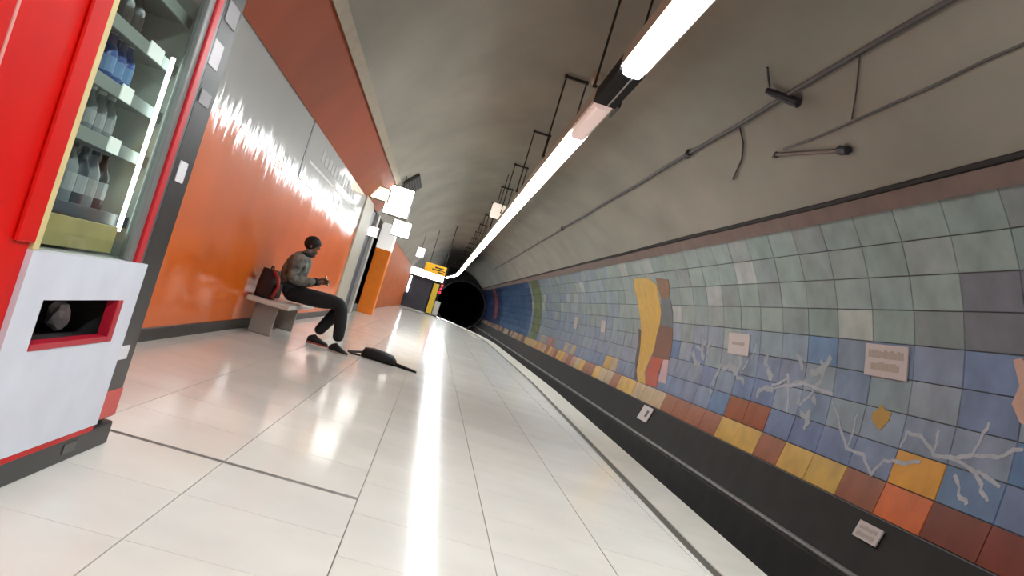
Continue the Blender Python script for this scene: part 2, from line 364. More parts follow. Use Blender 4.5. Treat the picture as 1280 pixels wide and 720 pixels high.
# platform floor: edge runs almost straight, then swings in at the far end
def edge_x(y):
    if y < 4.8: return 2.36
    if y < 16: return 2.36 + 0.03 * (y - 4.8)
    if y < 33: return 2.696 + 0.006 * (y - 16)
    t = (y - 33) / 23.0
    return 2.8 - 2.9 * t ** 1.7
ys = [Y0, -4, 0, 2.4, 4.8, 7, 10, 13, 16, 22, 28, 33, 35, 37, 39, 41, 43, 45, 47, 49, 51, 53, 55, 56]
def strip_mesh(name, f0, f1, z0, z1, m, parent=None, ylist=ys):
    v = []
    for y in ylist:
        a, b = f0(y), f1(y); v += [(a, y, z0), (a, y, z1), (b, y, z1), (b, y, z0)]
    f = []
    for i in range(len(ylist) - 1):
        k = 4 * i
        for j in range(4): f.append((k + j, k + (j + 1) % 4, k + 4 + (j + 1) % 4, k + 4 + j))
    f += [(0, 1, 2, 3), tuple(4 * (len(ylist) - 1) + j for j in range(4))]
    return mesh(name, v, f, m, parent)
floor = setp(strip_mesh('floor', lambda y: -2.3, lambda y: edge_x(y) - 0.02, -1.25, -0.012, M_grout), 'station platform of pale polished terrazzo slabs', kind='structure')
box('passage_floor', -7.0, -2.2, 17.5, 56, -0.3, 0.0, M_floor, floor, b=0)
GROOVE = 0.45
strip_mesh('edge_coping', lambda y: edge_x(y) - GROOVE + 0.05, lambda y: edge_x(y), -0.1, 0.0, M_coping, floor)
strip_mesh('edge_groove', lambda y: edge_x(y) - GROOVE - 0.045, lambda y: edge_x(y) - GROOVE + 0.05, -0.1, -0.007, mat('grey_edge_groove', (84, 82, 74), 0.6, var=0.1), floor)
SX, SY = 0.64, 0.61
cols = [(-2.17, -1.998)] + [(-1.998 + SX * i, -1.998 + SX * (i + 1)) for i in range(6)]
slab_cache = {}
def slab(x0, x1, y0, y1):
    key = (round(x1 - x0, 3), round(y1 - y0, 3))
    if key not in slab_cache:
        w, h = key; bm = bmesh.new(); bmesh.ops.create_cube(bm, size=1)
        for q in bm.verts: q.co = Vector((q.co.x * (w - .005), q.co.y * (h - .003), q.co.z * 0.02 - 0.01))
        me = bpy.data.meshes.new('slab'); bm.to_mesh(me); bm.free(); me.materials.append(M_slab); slab_cache[key] = me
    o = bpy.data.objects.new('slab', slab_cache[key]); COL.objects.link(o); o.location = ((x0 + x1) / 2, (y0 + y1) / 2, 0)
    t = random.uniform(0.965, 1.02); o.color = (t, t, t * random.uniform(.985, 1.01), 1); return adopt(o, floor)
M_slab = M_floor.copy(); M_slab.name = 'terrazzo_slab'
nt = M_slab.node_tree; oi = nt.nodes.new('ShaderNodeObjectInfo'); vm = nt.nodes.new('ShaderNodeVectorMath'); vm.operation = 'MULTIPLY'
bsdf = nt.nodes['Principled BSDF']; src = bsdf.inputs['Base Color'].links[0].from_socket
nt.links.new(src, vm.inputs[0]); nt.links.new(oi.outputs['Color'], vm.inputs[1]); nt.links.new(vm.outputs[0], bsdf.inputs['Base Color'])
gg = nt.nodes.new('ShaderNodeNewGeometry')
for nd_ in nt.nodes:
    if nd_.type == 'TEX_NOISE': nt.links.new(gg.outputs['Position'], nd_.inputs['Vector'])
YJ = 3.93
for ci, (x0, x1) in enumerate(cols):
    ph = 0.0 if ci <= 3 else 0.29
    back = YJ - 0.02 if ci <= 3 else 3.69
    fwd = YJ + 0.025 if ci <= 3 else 3.69
    y = back
    while y > 1.4: slab(x0, x1, y - SY, y); y -= SY
    y = fwd
    for _ in range(37): slab(x0, x1, y, y + SY); y += SY
    strip_mesh('far_paving', lambda q, x0=x0: x0, lambda q, x1=x1: min(x1, edge_x(q) - GROOVE - 0.03) if edge_x(q) - GROOVE - .03 > x0 + .02 else x0 + 0.02, -0.02, 0.0, M_floor, floor, [y] + [q for q in ys if q > y + .3])
    yb = min(o.location.y - SY / 2 for o in floor.children if o.name.startswith('slab') and abs(o.location.x - (x0 + x1) / 2) < .01)
    box('near_paving', x0, x1, Y0, yb, -0.02, 0.0, M_floor, floor, b=0)
xl = cols[-1][1]
strip_mesh('edge_paving', lambda y: xl + 0.003, lambda y: max(xl + 0.03, edge_x(y) - GROOVE - 0.03), -0.02, 0.0, M_floor, floor, [q for q in ys if q <= 33])
box('expansion_joint', -2.17, -0.08, YJ - 0.018, YJ + 0.022, -0.02, -0.001, M_darkjoint, floor, b=0)

# left wall
YL = 18.6
wall_left = setp(box('wall_left', -2.4, -2.18, Y0, YL, -0.1, 2.8, M_conc, b=0), 'platform wall clad in glossy orange below grey', kind='structure')
box('orange_cladding', -2.18, -2.165, Y0, YL, 0.0, 2.0, M_orange, wall_left, b=0)
for a, b in ((Y0, -3.4), (-3.36, 3.7), (3.74, 10.78)): box('grey_panel', -2.18, -2.163, a, b, 2.0, 2.78, M_greypanel, wall_left, b=0.004)
box('panel_joint', -2.178, -2.158, 10.78, 10.86, 2.02, 2.78, M_black, wall_left, b=0.003)
pn = box('line_diagram_panel', -2.18, -2.155, 10.86, YL, 2.0, 2.78, M_greypanel, wall_left, b=0.004); pn['label'] = 'grey panel with faint rows of lettering'
ink2 = mat('pale_grey_print', (156, 157, 158), 0.5)
for i in range(13): box('faint_lettering', -2.156, -2.151, 12.0 + i * 0.36, 12.24 + i * 0.36 + random.uniform(-.08, .08), 2.42, 2.42 + random.choice((.14, .18, .22)), ink2, pn, b=0.003)
box('faint_lettering', -2.156, -2.151, 11.2, 17.6, 2.27, 2.31, mat('white_line_print', (200, 200, 198), 0.5), pn, b=0.002)
setp(box('baseboard_left', -2.18, -2.14, Y0, YL, 0.0, 0.11, M_base, b=0.006), 'black skirting below the orange cladding', kind='structure')
setp(arc_shell('wall_left_band', 142.9, 153.9, Y0, 22.0, 0.012, M_band, nd=8, ny=4), 'shade-darkened orange curved band above the grey wall panels', kind='structure')
# pilaster, opening, column and rear wall beyond
setp(box('wall_left_pilaster', -2.4, -2.12, YL, 20.6, 0.0, 2.8, mat('grey_stone_pilaster', (176, 168, 152), 0.45, var=0.06), b=0.02), 'pale grey stone pilaster ending the orange wall', kind='structure')
PASS = mat('dark_blue_grey_passage', (74, 74, 84), 0.6, var=0.1)
setp(box('wall_passage', -7.1, -6.9, 17.5, 56, 0, 2.8, PASS, b=0), 'dark wall at the back of the side passage', kind='structure')
setp(box('wall_passage_near', -7.0, -2.4, 17.3, 17.5, 0, 2.8, PASS, b=0), 'dark end wall of the side passage', kind='structure')
setp(box('ceiling_passage', -7.0, -2.17, 17.3, 56, 2.8, 2.95, mat('passage_ceiling', (120, 112, 104), 0.8), b=0), 'low ceiling over the side passage', kind='structure')
setp(box('door_1', -2.3, -2.2, 20.6, 22.3, 0, 2.75, mat('blue_grey_door_leaf', (66, 66, 76), 0.4, var=0.08), b=0.01), 'blue grey metal door leaf beside the pilaster', kind='structure')
setp(box('trim_4', -2.25, -2.1, 22.3, 22.75, 0, 2.75, mat('pale_door_post', (168, 164, 160), 0.4), b=0.02), 'pale post beside the metal door', kind='structure')
BROWN = mat('brown_orange_tiles', (172, 84, 28), 0.6, var=0.2, scale=3, spec=.2)
setp(box('wall_left_far', -2.45, -2.2, 31.0, 56, 0, 2.8, BROWN, b=0.01), 'brown orange platform wall beyond the passage', kind='structure')

# end of the platform, end wall with tunnel mouth
ENDM = mat('dark_blue_end_wall', (52, 54, 66), 0.5, var=0.15, scale=2)
setp(box('wall_end', -2.4, -0.55, 56.0, 56.3, -0.05, 2.2, ENDM, b=0.01), 'dark blue wall closing the far end of the platform', kind='structure')
v = []; f = []; nO = 48; px, pz, pr = 2.75, 1.25, 2.62
for i in range(nO):
    a = 2 * PI * i / nO; dx, dz = math.cos(a), math.sin(a)
    v += [(px + pr * dx, YEND, pz + pr * dz), (px + 9 * dx, YEND, pz + 9 * dz), (px + 9 * dx, YEND + .4, pz + 9 * dz), (px + pr * dx, YEND + .4, pz + pr * dz)]
for i in range(nO):
    k, n_ = 4 * i, 4 * ((i + 1) % nO)
    for j in range(4): f.append((k + j, k + (j + 1) % 4, n_ + (j + 1) % 4, n_ + j))
we = setp(mesh('wall_portal', v, f, mat('dark_portal_wall', (44, 42, 40), .9, var=.2)), 'dark end wall around the round tunnel mouth', kind='structure')  # one dark tone over the whole end wall
v = []; f = []
for j, yy in enumerate((YEND + .2, 120)):
    for i in range(nO): v.append((px + (pr + .05) * math.cos(2 * PI * i / nO), yy, pz + (pr + .05) * math.sin(2 * PI * i / nO)))
f = [(i, (i + 1) % nO, (i + 1) % nO + nO, i + nO) for i in range(nO)] + [tuple(range(nO, 2 * nO))]
setp(mesh('tunnel_lining', v, f, M_tunnel, smooth=False), 'unlit round running tunnel beyond the station', kind='structure')
mr = MB()
for i in range(40):
    a = 2 * PI * i / 40; b = 2 * PI * (i + 1) / 40
    mr.tube([(px + pr * math.cos(a), YEND - .05, pz + pr * math.sin(a)), (px + pr * math.cos(b), YEND - .05, pz + pr * math.sin(b))], 0.06, 5)
mr.build('portal_rim', mat('grey_portal_rim', (70, 70, 74), 0.5), we)
setp(box('wall_behind', -7.2, 6.0, Y0 - 0.3, Y0, -1.4, 5.2, M_conc, b=0), 'plain concrete wall closing the station', kind='structure')
setp(box('wall_under_left', -7.2, -2.2, 56, 56.3, 0, 2.9, PASS, b=0), 'dark end of the side passage', kind='structure')

# ---------------------------------------------------------------- light strip
SXC, SZ = 1.08, 3.45
strip = empty('light_strip', (SXC, 0, SZ), 'long bright fluorescent light strip hung from the vault over the platform', 'light')
YS1 = 88.0
def strip_x(y): return SXC if y < 64 else SXC - 1.05 * ((y - 64) / 24.0) ** 1.5
TY = [Y0 + .4, 7, 20, 40, 64, 68, 72, 75, 78, 81, 84, 86, 88]
def strip_bar(dx0, dx1, z0, z1, yl):
    v = []; f = []
    for y in yl: v += [(strip_x(y) + dx0, y, z0), (strip_x(y) + dx0, y, z1), (strip_x(y) + dx1, y, z1), (strip_x(y) + dx1, y, z0)]
    for i in range(len(yl) - 1):
        for j in range(4): f.append((4 * i + j, 4 * i + (j + 1) % 4, 4 * i + 4 + (j + 1) % 4, 4 * i + 4 + j))
    f += [(0, 1, 2, 3), tuple(4 * len(yl) - 4 + j for j in range(4))]; return v, f
tr = MB()
for q in ((-.12, .12, SZ + .15, SZ + .17), (-.12, -.1, SZ + .02, SZ + .15), (.1, .12, SZ + .02, SZ + .15)): tr.add(*strip_bar(*q, TY))
tr.build('trough', M_trough, strip)
segs = []
y = 7.2
while y > Y0 + 1: segs.append((y - 1.6, y, 'lit')); y -= 1.6
y = 10.05
while y < YS1 - .5: segs.append((y, min(y + 1.6, YS1), 'lit')); y += 1.6
segs.append((8.45, 10.05, 'dim'))
for a, b, kd in segs:
    if a < Y0 + .4: continue
    a, b = a + .008, b - .008; v = []; f = []
    PRF = [(-.09, SZ + .06), (-.09, SZ), (-.08, SZ - .035), (-.05, SZ - .05), (.05, SZ - .05), (.08, SZ - .035), (.09, SZ), (.09, SZ + .06)]
    for yy in (a, b): v += [(strip_x(yy) + dx, yy, zz) for dx, zz in PRF]
    f = [(i, (i + 1) % 8, (i + 1) % 8 + 8, i + 8) for i in range(8)] + [tuple(range(8)), tuple(range(8, 16))]
    mesh('diffuser', v, f, M_diff if kd == 'lit' else M_dim, strip)
dk = box('open_fixture', SXC - .121, SXC + .121, 7.21, 8.44, SZ - .005, SZ + .145, mat('black_fixture_tray', (14, 14, 18), 0.7, spec=.2), strip); dk['label'] = 'black unlit bay without its diffuser'
MB().tube([(SXC + .03, 7.3, SZ - .015), (SXC + .03, 8.36, SZ - .015)], 0.010, 8).build('dead_tube', mat('unlit_glass_tube', (150, 148, 160), 0.2), dk)
box('tube_holder', SXC + .12, SXC + .15, 8.3, 8.75, SZ - .02, SZ + .06, M_black, strip)
y = 4.3
while y < 86:
    h = MB(); xa, xb = strip_x(y) - .15, strip_x(y) + .18
    za = CZ + math.sqrt(R * R - (xa - CX) ** 2)
    h.tube([(xa, y, za), (xa, y, SZ + .16)], 0.014, 6); h.tube([(xb, y, za), (xb, y, SZ + .16)], 0.014, 6)
    h.box(xa - .03, xb + .03, y - .03, y + .03, za - .06, za - .02); h.box(xa - .02, xb + .02, y - .02, y + .02, SZ + .165, SZ + .19)
    h.build('hanger', M_rod, strip); y += 4.2
dm = empty('dome_camera', (1.5, 12.5, 4.95), 'small pale dome camera on the vault beside a hanger', 'camera')
dm.location = (1.36, 12.3, 4.9)
MB().lathe(1.36, 12.3, [(.1, 5.0), (.1, 4.9), (.07, 4.88)]).build('mount', M_trough, dm); MB().ball((1.36, 12.3, 4.87), .085).build('dome', mat('pale_dome', (200, 192, 182), .25), dm, True)
bx = empty('hanging_lamp_box', (0.93, 23.0, 3.85), 'white glowing box lamp hanging among the light strip hangers', 'lamp')
box('box_shade', .74, 1.1, 22.9, 23.2, 3.68, 4.08, mat('soft_lit_box', (255, 240, 224), .5, emit=.8), bx, .04)
MB().tube([(.92, 23.05, 4.06), (.92, 23.05, 4.97)], .012, 6).build('stem', M_rod, bx)

# conduits and clutter on the right-hand side of the vault
def ring_line(d_list, off, r, n=6):
    return MB().tube([(ring(d, off)[0], y, ring(d, off)[1]) for y, d in d_list], r, n)
cdt = setp(ring_line([(y, 62.6 - .06 * max(0, y - 9) + .15 * math.sin(y)) for y in range(-9, 62, 2)], .05, .032).build('conduit', M_conduit, None), 'thick dark conduit running along the vault above the track', 'conduit')
setp(ring_line([(y, 54 + .1 * math.sin(y * 1.1) - (.4 if 7 < y < 10 else 0)) for y in [q * .8 for q in range(-12, 14)]], .03, .014).build('slack_cable', M_conduit, None), 'thin slack cable strung below the thick conduit', 'cable')
DK = mat('blue_black_plastic', (52, 50, 58), .6)
ring_line([(9.54, 65.4), (9.38, 62.9), (9.2, 60.6)], .09, [.04, .055, .06], 8).build('junction_clamp', DK, cdt)
ring_line([(9.5, 65.6), (9.34, 67.2), (9.18, 68.6)], .05, .014).build('clamp_tail', DK, cdt)
ar = empty('bracket_arm', (ring(52, .1)[0], 10, ring(52, .1)[1]), 'brown bracket arm with dark end caps lying along the vault', 'bracket')
ring_line([(10.61, 53.6), (9.9, 51.8), (9.11, 49.8)], .06, .026).build('arm', mat('brown_grey_steel', (110, 94, 86), .6), ar)
ring_line([(10.75, 53.4), (10.6, 53.6)], .06, [.015, .045]).build('end_cap', DK, ar); ring_line([(9.16, 50.0), (9.0, 49.5)], .06, [.06, .055]).build('end_cap', DK, ar)
setp(ring_line([(11.01, 61.9), (11.3, 58.5), (11.7, 55.6), (12.44, 52.3)], .03, .013).build('hanging_wire', M_rod, None), 'loose dark wire dangling from the thick conduit', 'wire')
setp(ring_line([(7.74, 62.4), (8.2, 58), (8.64, 54.0)], .02, .008).build('hanging_wire', M_conduit, None), 'faint thin wire linking conduit and slack cable', 'wire')
for y in (13.2, 27.0): ring_line([(y - .1, 62.9 - .06 * max(0, y - 9)), (y + .1, 62.5 - .06 * max(0, y - 9))], .06, .06, 8).build('conduit_clip', DK, cdt)

# ---------------------------------------------------------------- signs on the tiled wall
def wall_sign(name, y0, y1, d0, d1, label, rows, group=None, off=.03):
    pts = [(y0, d0), (y1, d0), (y1, d1), (y0, d1)]; c = ring((d0 + d1) / 2, off)
    e = empty(name, (c[0], (y0 + y1) / 2, c[1]), label, 'sign', group)
    wall_patch('plate', pts, M_white, e, off=off, thick=.018)
    for (u0, u1, v0, v1, n) in rows:
        w = (u1 - u0) / n
        for i in range(n):
            a = u0 + i * w; t = random.uniform(.75, 1.0)
            q = [(y1 + (y0 - y1) * s_, d0 + (d1 - d0) * t_) for s_, t_ in ((1 - a, v0), (1 - a - w * .9, v0), (1 - a - w * .9, v0 + (v1 - v0) * t), (1 - a, v0 + (v1 - v0) * t))]
            wall_patch('faded_letter', q, M_ink, e, off=off + .003, thick=.002)
    return e
wall_sign('notice_plate', 9.83, 8.91, 9.5, 15.1, 'white notice plate with two faded lines of lettering on grey tiles', [(.08, .92, .58, .84, 11), (.14, .84, .2, .46, 8)])
wall_sign('notice_plate', 14.64, 13.65, 8.9, 14.3, 'plain pale pink notice plate on the tiles near the yellow mosaic', [(.2, .8, .45, .6, 5)])
wall_sign('paper_notice', 26.3, 25.6, 8.0, 13.4, 'small white paper stuck on lilac tiles past the yellow mosaic', [])
wall_sign('paper_notice', 31.4, 30.8, 7.0, 13.5, 'narrow white paper stuck on the tiles well past the yellow mosaic', [])
wall_sign('marker_plate', 8.92, 8.44, -17.1, -14.3, 'small white speckled marker plate on the black plinth below orange tile', [(.12, .88, .55, .8, 4), (.12, .88, .15, .4, 4)], off=.03)
mp_ = wall_sign('marker_plate', 18.7, 17.9, -18.4, -13.4, 'white marker plate with a black bar below the yellow mosaic', [], off=.03)
wall_patch('black_bar', [(18.26, -16.9), (18.08, -16.9), (18.08, -14.6), (18.26, -14.6)], M_black, mp_, off=.034, thick=.003)

# ---------------------------------------------------------------- signs and lights at the far left
def lit_box(name, x0, x1, y0, y1, z0, z1, label, m=None, hang=True, cat='sign'):
    e = empty(name, ((x0 + x1) / 2, (y0 + y1) / 2, z0), label, cat)
    box('case', x0 - .02, x1 + .02, y0 + .03, y1, z0 - .02, z1 + .02, M_steel, e, .01); box('lit_face', x0, x1, y0, y0 + .05, z0, z1, m or M_litsign, e, .015)
    if hang:
        xm = (x0 + x1) / 2; zt = CZ + math.sqrt(R * R - (xm - CX) ** 2)
        MB().tube([(xm, (y0 + y1) / 2, z1), (xm, (y0 + y1) / 2, zt)], .012, 6).build('stem', M_rod, e)
    return e
lit_box('hanging_light_sign', -1.85, -1.25, 20.0, 20.25, 2.66, 3.36, 'large glaring white light sign hanging where the orange band ends')
lit_box('hanging_light_sign', -1.82, -1.3, 24.0, 24.2, 2.45, 2.9, 'smaller white light sign hanging below the large glaring one')
lit_box('wall_light', -2.1, -1.72, 18.9, 19.1, 2.82, 3.1, 'cream coloured light panel under the end of the orange band', M_warm, False, 'light')
lit_box('exit_light', -2.2, -1.96, 21.6, 21.75, 2.1, 2.35, 'small white light box fixed over the blue grey door', None, False)
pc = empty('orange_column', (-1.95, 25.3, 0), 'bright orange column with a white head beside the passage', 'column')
box('shaft', -2.19, -1.72, 25.0, 25.6, 0.0, 2.0, mat('bright_orange_tile', (240, 126, 26), .35, var=.06), pc, .02); box('column_head', -2.19, -1.72, 25.0, 25.6, 2.0, 2.79, mat('white_column_head', (244, 240, 236), .4, emit=.5), pc, .02)  # head's faint emission stands in for light from the nearby lamps
lit_box('hanging_lamp', -1.55, -1.2, 40.0, 40.2, 2.75, 3.2, 'small white lamp hanging before the brown wall', None, True, 'lamp')
lb_ = empty('end_light_beam', (-1.3, 55.6, 2.2), 'wide white light beam spanning the far end of the platform', 'light')
box('beam_case', -2.4, .15, 55.7, 56.0, 2.2, 2.75, M_steel, lb_); box('lit_face', -2.35, .1, 55.62, 55.72, 2.23, 2.72, M_litsign, lb_, .02)
setp(box('upright_light', -2.12, -1.98, 55.88, 56.0, .95, 2.1, M_litsign, None, .02), 'upright white light tube on the end wall beside the brown wall', 'light')
ds = empty('platform_display', (-.42, 40, 2.2), 'yellow hanging display with black lettering over the far platform', 'sign')
box('board', -.98, .1, 40, 40.16, 2.2, 2.64, M_yellow, ds, .02)
ar_ = MB()
for (a, b, c, d) in ((-.62, -.2, 2.36, 2.42), (-.5, -.05, 2.47, 2.54), (-.32, .02, 2.27, 2.33), (-.2, .04, 2.38, 2.42)): ar_.box(a, b, 39.985, 40.0, c, d)
ar_.build('lettering', M_black, ds); box('display_frame', .06, .14, 39.98, 40.18, 1.95, 2.66, M_black, ds)
for xx in (-.8, -.05): MB().tube([(xx, 40.08, 2.62), (xx, 40.08, CZ + math.sqrt(R * R - (xx - CX) ** 2))], .02, 6).build('stem', M_rod, ds)
to = empty('yellow_totem', (-.22, 50, 0), 'upright yellow information board standing at the platform end', 'sign')
box('totem_board', -.4, -.06, 50, 50.12, .12, 1.95, mat('yellow_green_board', (206, 176, 44), .5), to, .02); box('totem_foot', -.42, -.04, 49.96, 50.16, 0, .12, M_steel, to, .01)
cb = empty('service_cabinet', (.2, 51.5, 0), 'small pale grey cabinet beside the yellow totem', 'cabinet')
box('cabinet_body', -.02, .33, 51.4, 51.8, .06, .95, mat('pale_grey_cabinet', (176, 176, 172), .5), cb, .02); box('cabinet_door', .02, .29, 51.38, 51.4, .12, .9, mat('pale_grey_door', (190, 190, 186), .5), cb, .006); box('cabinet_base', -.01, .32, 51.42, 51.78, 0, .06, M_black, cb, .004)
sg = empty('signal_lamp', (.05, 56.6, 1.9), 'red signal lamp cluster at the mouth of the dark', 'signal')
sg.location = (.02, 57, 1.6)
box('signal_case', -.1, .22, 57, 57.15, 1.45, 2.2, M_black, sg, .02); MB().tube([(.06, 57.08, 1.46), (.06, 57.08, -1.2)], .03, 6).build('signal_post', M_black, sg)
for zz in (1.58, 1.82, 2.06): MB().ball((.08 + (zz - 1.58) * .1, 56.99, zz), .07, 10, 6).build('red_lens', mat('red_lens', (255, 30, 60), .3, emit=4.0), sg, True)
vb = empty('dark_slatted_panel', (ring(136.5)[0], 21.6, ring(136.5)[1]), 'dark slatted panel set on the vault above the light signs', 'vault_panel')  # thin dark shell with slats laid on the vault
arc_shell('slatted_panel_back', 133.5, 140, 20.6, 22.8, .07, mat('dark_grey_slatted_panel', (56, 54, 46), .8), vb, nd=6, thick=.07)
for i in range(5): arc_shell('dark_slat', 134.3 + i * 1.1, 134.9 + i * 1.1, 20.7, 22.7, .085, M_rod, vb, nd=1, thick=.014)

# ---------------------------------------------------------------- vending machine
XF, VY0, VY1, VH = -1.17, 1.95, 3.71, 2.06
RED = mat('red_painted_steel', (208, 14, 8), .4, var=.06, scale=3, spec=.15)
INT = mat('grey_green_interior', (176, 180, 172), .5, var=.06)
vm_ = empty('vending_machine', (-1.63, 2.83, 0), 'big red vending machine with glass front and white lower panel', 'vending machine')
XB = -2.1
c = MB(); c.box(XB, XF - .05, VY0, VY0 + .03, .1, VH, 0); c.box(XB, XF - .05, VY1 - .03, VY1, .1, VH, 0); c.box(XB, XB + .03, VY0 + .03, VY1 - .03, .1, VH, 0)
c.box(XB, XF - .05, VY0, VY1, VH, VH + .03, 0); c.box(XB, XF - .05, VY0, VY1, .07, .1, 0); c.build('cabinet', M_black, vm_)
rp = box('red_front_panel', XF - .05, XF, VY0, 2.515, .12, VH, RED, vm_, .012); box('raised_rib', XF, XF + .012, 2.40, 2.512, .82, VH - .01, RED, rp, .008); box('raised_rib', XF, XF + .01, VY0 + .02, 2.06, .14, VH - .01, RED, rp, .006)
box('panel_seam', XF, XF + .006, 2.068, 2.082, .5, VH - .01, mat('pink_seam_line', (222, 150, 140), .5), rp, .002)  # thin pink line down the red panel
box('yellow_trim', XF - .03, XF + .008, 2.517, 2.555, .80, VH, mat('pale_yellow_trim', (214, 196, 140), .5), vm_, .004)
box('header_panel', XF - .05, XF, 2.56, 3.35, 1.98, VH, RED, vm_, .008)
box('window_post', XF - .04, XF - .004, 3.285, 3.345, .80, 1.98, mat('brushed_frame', (128, 130, 128), .35, metal=.3), vm_, .004)
box('red_edge_strip', XF - .05, XF + .006, 3.348, 3.405, .80, VH, mat('crimson_edge', (196, 28, 40), .35), vm_, .004)
es = box('black_edge_post', XF - .06, XF - .008, 3.46, VY1, .12, VH, mat('scuffed_black_edge', (40, 38, 38), .35, var=.3, scale=12), vm_, .012)
box('grey_edge_bead', XF - .05, XF - .002, 3.41, 3.455, .12, VH, mat('grey_bead', (96, 94, 94), .3, metal=.3), vm_, .006)
STK = mat('white_sticker', (226, 222, 226), .5)
for (a, b, c_, d, m_) in ((3.47, 3.60, 1.66, 1.77, STK), (3.52, 3.62, 1.16, 1.25, STK), (3.50, 3.62, .385, .445, STK), (3.5, 3.66, 1.86, 1.95, mat('grey_scuffs', (150, 146, 148), .5)), (3.5, 3.64, 1.5, 1.56, mat('grey_scuffs', (150, 146, 148), .5)), (3.47, 3.7, .13, .25, mat('faded_red_patch', (204, 84, 76), .5))):
    box('sticker', XF - .009, XF - .004, a, b, c_, d, m_, es, .002)
gl = box('glass_pane', XF - .03, XF - .022, 2.556, 3.284, .81, 1.98, glass_mat('window_glass', (.86, .9, .88, 1)), vm_, 0)
inn = MB(); inn.box(-1.84, -1.82, 2.56, 3.40, .8, 1.98); inn.box(-1.82, -1.23, 2.535, 2.555, .8, 1.98); inn.box(-1.82, -1.24, 3.385, 3.40, .8, 1.98); inn.box(-1.82, -1.24, 2.56, 3.385, 1.98, 2.0); inn.box(-1.82, -1.2, 2.56, 3.40, .78, .8); inn.build('interior_lining', INT, vm_)
SHZ = [.95, 1.20, 1.385, 1.58, 1.78]
for i, zz in enumerate(SHZ):
    sh = box('shelf', -1.80, -1.26, 2.562, 3.38, zz - .02, zz, mat('grey_shelf', (120, 124, 122), .4, metal=.2), vm_, .003)
    box('shelf_lip', -1.262, -1.25, 2.562, 3.38, zz - .035, zz + .01, mat('dark_shelf_lip', (62, 66, 74), .4) if i == 0 else mat('pale_shelf_lip', (146, 152, 148), .4), sh, .002)
    if i in (1, 2, 3): box('price_tag', -1.25, -1.244, (2.98, 2.95, 3.06)[i - 1], (3.08, 3.05, 3.2)[i - 1], zz - .035, zz + .02, mat('glowing_price_tag', (244, 246, 240), .4, emit=.5), sh, .002)  # tags given a faint glow to look bright; they are no lamps
MB().tube([(-1.235, 3.268, .9), (-1.235, 3.268, 1.6)], .009, 8).build('light_tube', mat('cool_light_tube', (240, 255, 250), .4, emit=9.0), vm_, True)
box('advert_card', -1.235, -1.225, 2.562, 3.24, .812, .915, mat('yellowed_card', (190, 172, 116), .5, var=.2, scale=5), vm_, .003)
wp = MB(); WX0, WX1 = XF - .02, XF + .018
SY0, SY1, SZ0, SZ1 = 2.66, 3.31, .485, .65
o_ = [(2.50, .13), (3.455, .13), (3.455, .80), (2.50, .80)]; i_ = [(SY0, SZ0), (SY1, SZ0), (SY1, SZ1), (SY0, SZ1)]
wp.v = [(xx, a, b) for xx in (WX0, WX1) for a, b in o_ + i_]
for q in range(4):
    r_ = (q + 1) % 4
    wp.f += [(q, r_, 4 + r_, 4 + q), (8 + q, 12 + q, 12 + r_, 8 + r_), (q, 8 + q, 8 + r_, r_), (4 + q, 4 + r_, 12 + r_, 12 + q)]
wpo = wp.build('white_lower_panel', mat('scuffed_white_panel', (214, 216, 226), .4, var=.05, scale=6), vm_)
rc = MB(); rc.box(-1.42, -1.40, SY0 - .02, SY1 + .02, SZ0 - .02, SZ1 + .02); rc.box(-1.40, XF - .02, SY0 - .02, SY0, SZ0 - .02, SZ1 + .02); rc.box(-1.40, XF - .02, SY1, SY1 + .02, SZ0 - .02, SZ1 + .02); rc.box(-1.40, XF - .02, SY0, SY1, SZ1, SZ1 + .02); rc.box(-1.40, XF - .02, SY0, SY1, SZ0 - .02, SZ0)
dsl = rc.build('delivery_slot', mat('dark_slot', (48, 44, 44), .5), vm_)
CR = mat('crimson_slot_edge', (176, 20, 44), .4)
box('slot_edge', XF - .02, XF + .022, SY1 - .05, SY1, SZ0, SZ1, CR, dsl, .003); box('slot_edge', XF - .02, XF + .022, SY0, SY1 - .05, SZ0, SZ0 + .022, CR, dsl, .003)
box('red_sill', XF - .05, XF + .01, 2.5, 3.455, .10, .13, RED, vm_, .004)
kp = box('kick_plate', XF - .07, XF - .005, VY0, VY1, 0.0, .10, mat('black_kick_plate', (30, 28, 28), .4, var=.2), vm_, .008); box('maker_plate', XF - .006, XF - .001, 3.25, 3.36, .035, .075, M_steel, kp, .002)
for yy in (VY0 + .1, VY1 - .1): MB().lathe(-2.0, yy, [(.04, 0), (.04, .03), (.02, .03), (.02, .075)], 10).build('foot', M_black, vm_)

def bottle(x, y, z, h, r, body, cap, lab, label, group):
    e = empty('drink_bottle', (x, y, z), label, 'bottle', group)
    MB().lathe(x, y, [(r * .8, z), (r, z + .01), (r, z + h * .62), (r * .35, z + h * .86), (r * .35, z + h * .94)], 12).build('bottle_body', body, e, True)
    MB().lathe(x, y, [(r * .42, z + h * .93), (r * .42, z + h), (r * .3, z + h)], 10).build('cap', cap, e); MB().lathe(x, y, [(r * 1.02, z + h * .22), (r * 1.02, z + h * .52)], 12).build('bottle_label', lab, e)
    return e
BL, CL, GR, WH = mat('blue_bottle', (70, 96, 168), .2), mat('clear_grey_bottle', (150, 156, 160), .15), mat('dark_grey_bottle', (72, 74, 78), .25), mat('white_cap', (220, 222, 224), .4)
for i in range(3): bottle(-1.33, 2.95 + i * .08, SHZ[2], .185, .034, BL, WH, mat('pale_blue_label', (128, 164, 214), .4), 'blue bottle on the third shelf up in the vending machine', 'blue bottles in the vending machine')
for i in range(3): bottle(-1.34, 2.95 + i * .085, SHZ[1], .165, .034, CL, WH, mat('grey_label', (178, 180, 182), .4), 'clear grey bottle on the shelf below the blue bottles', 'grey bottles in the vending machine')
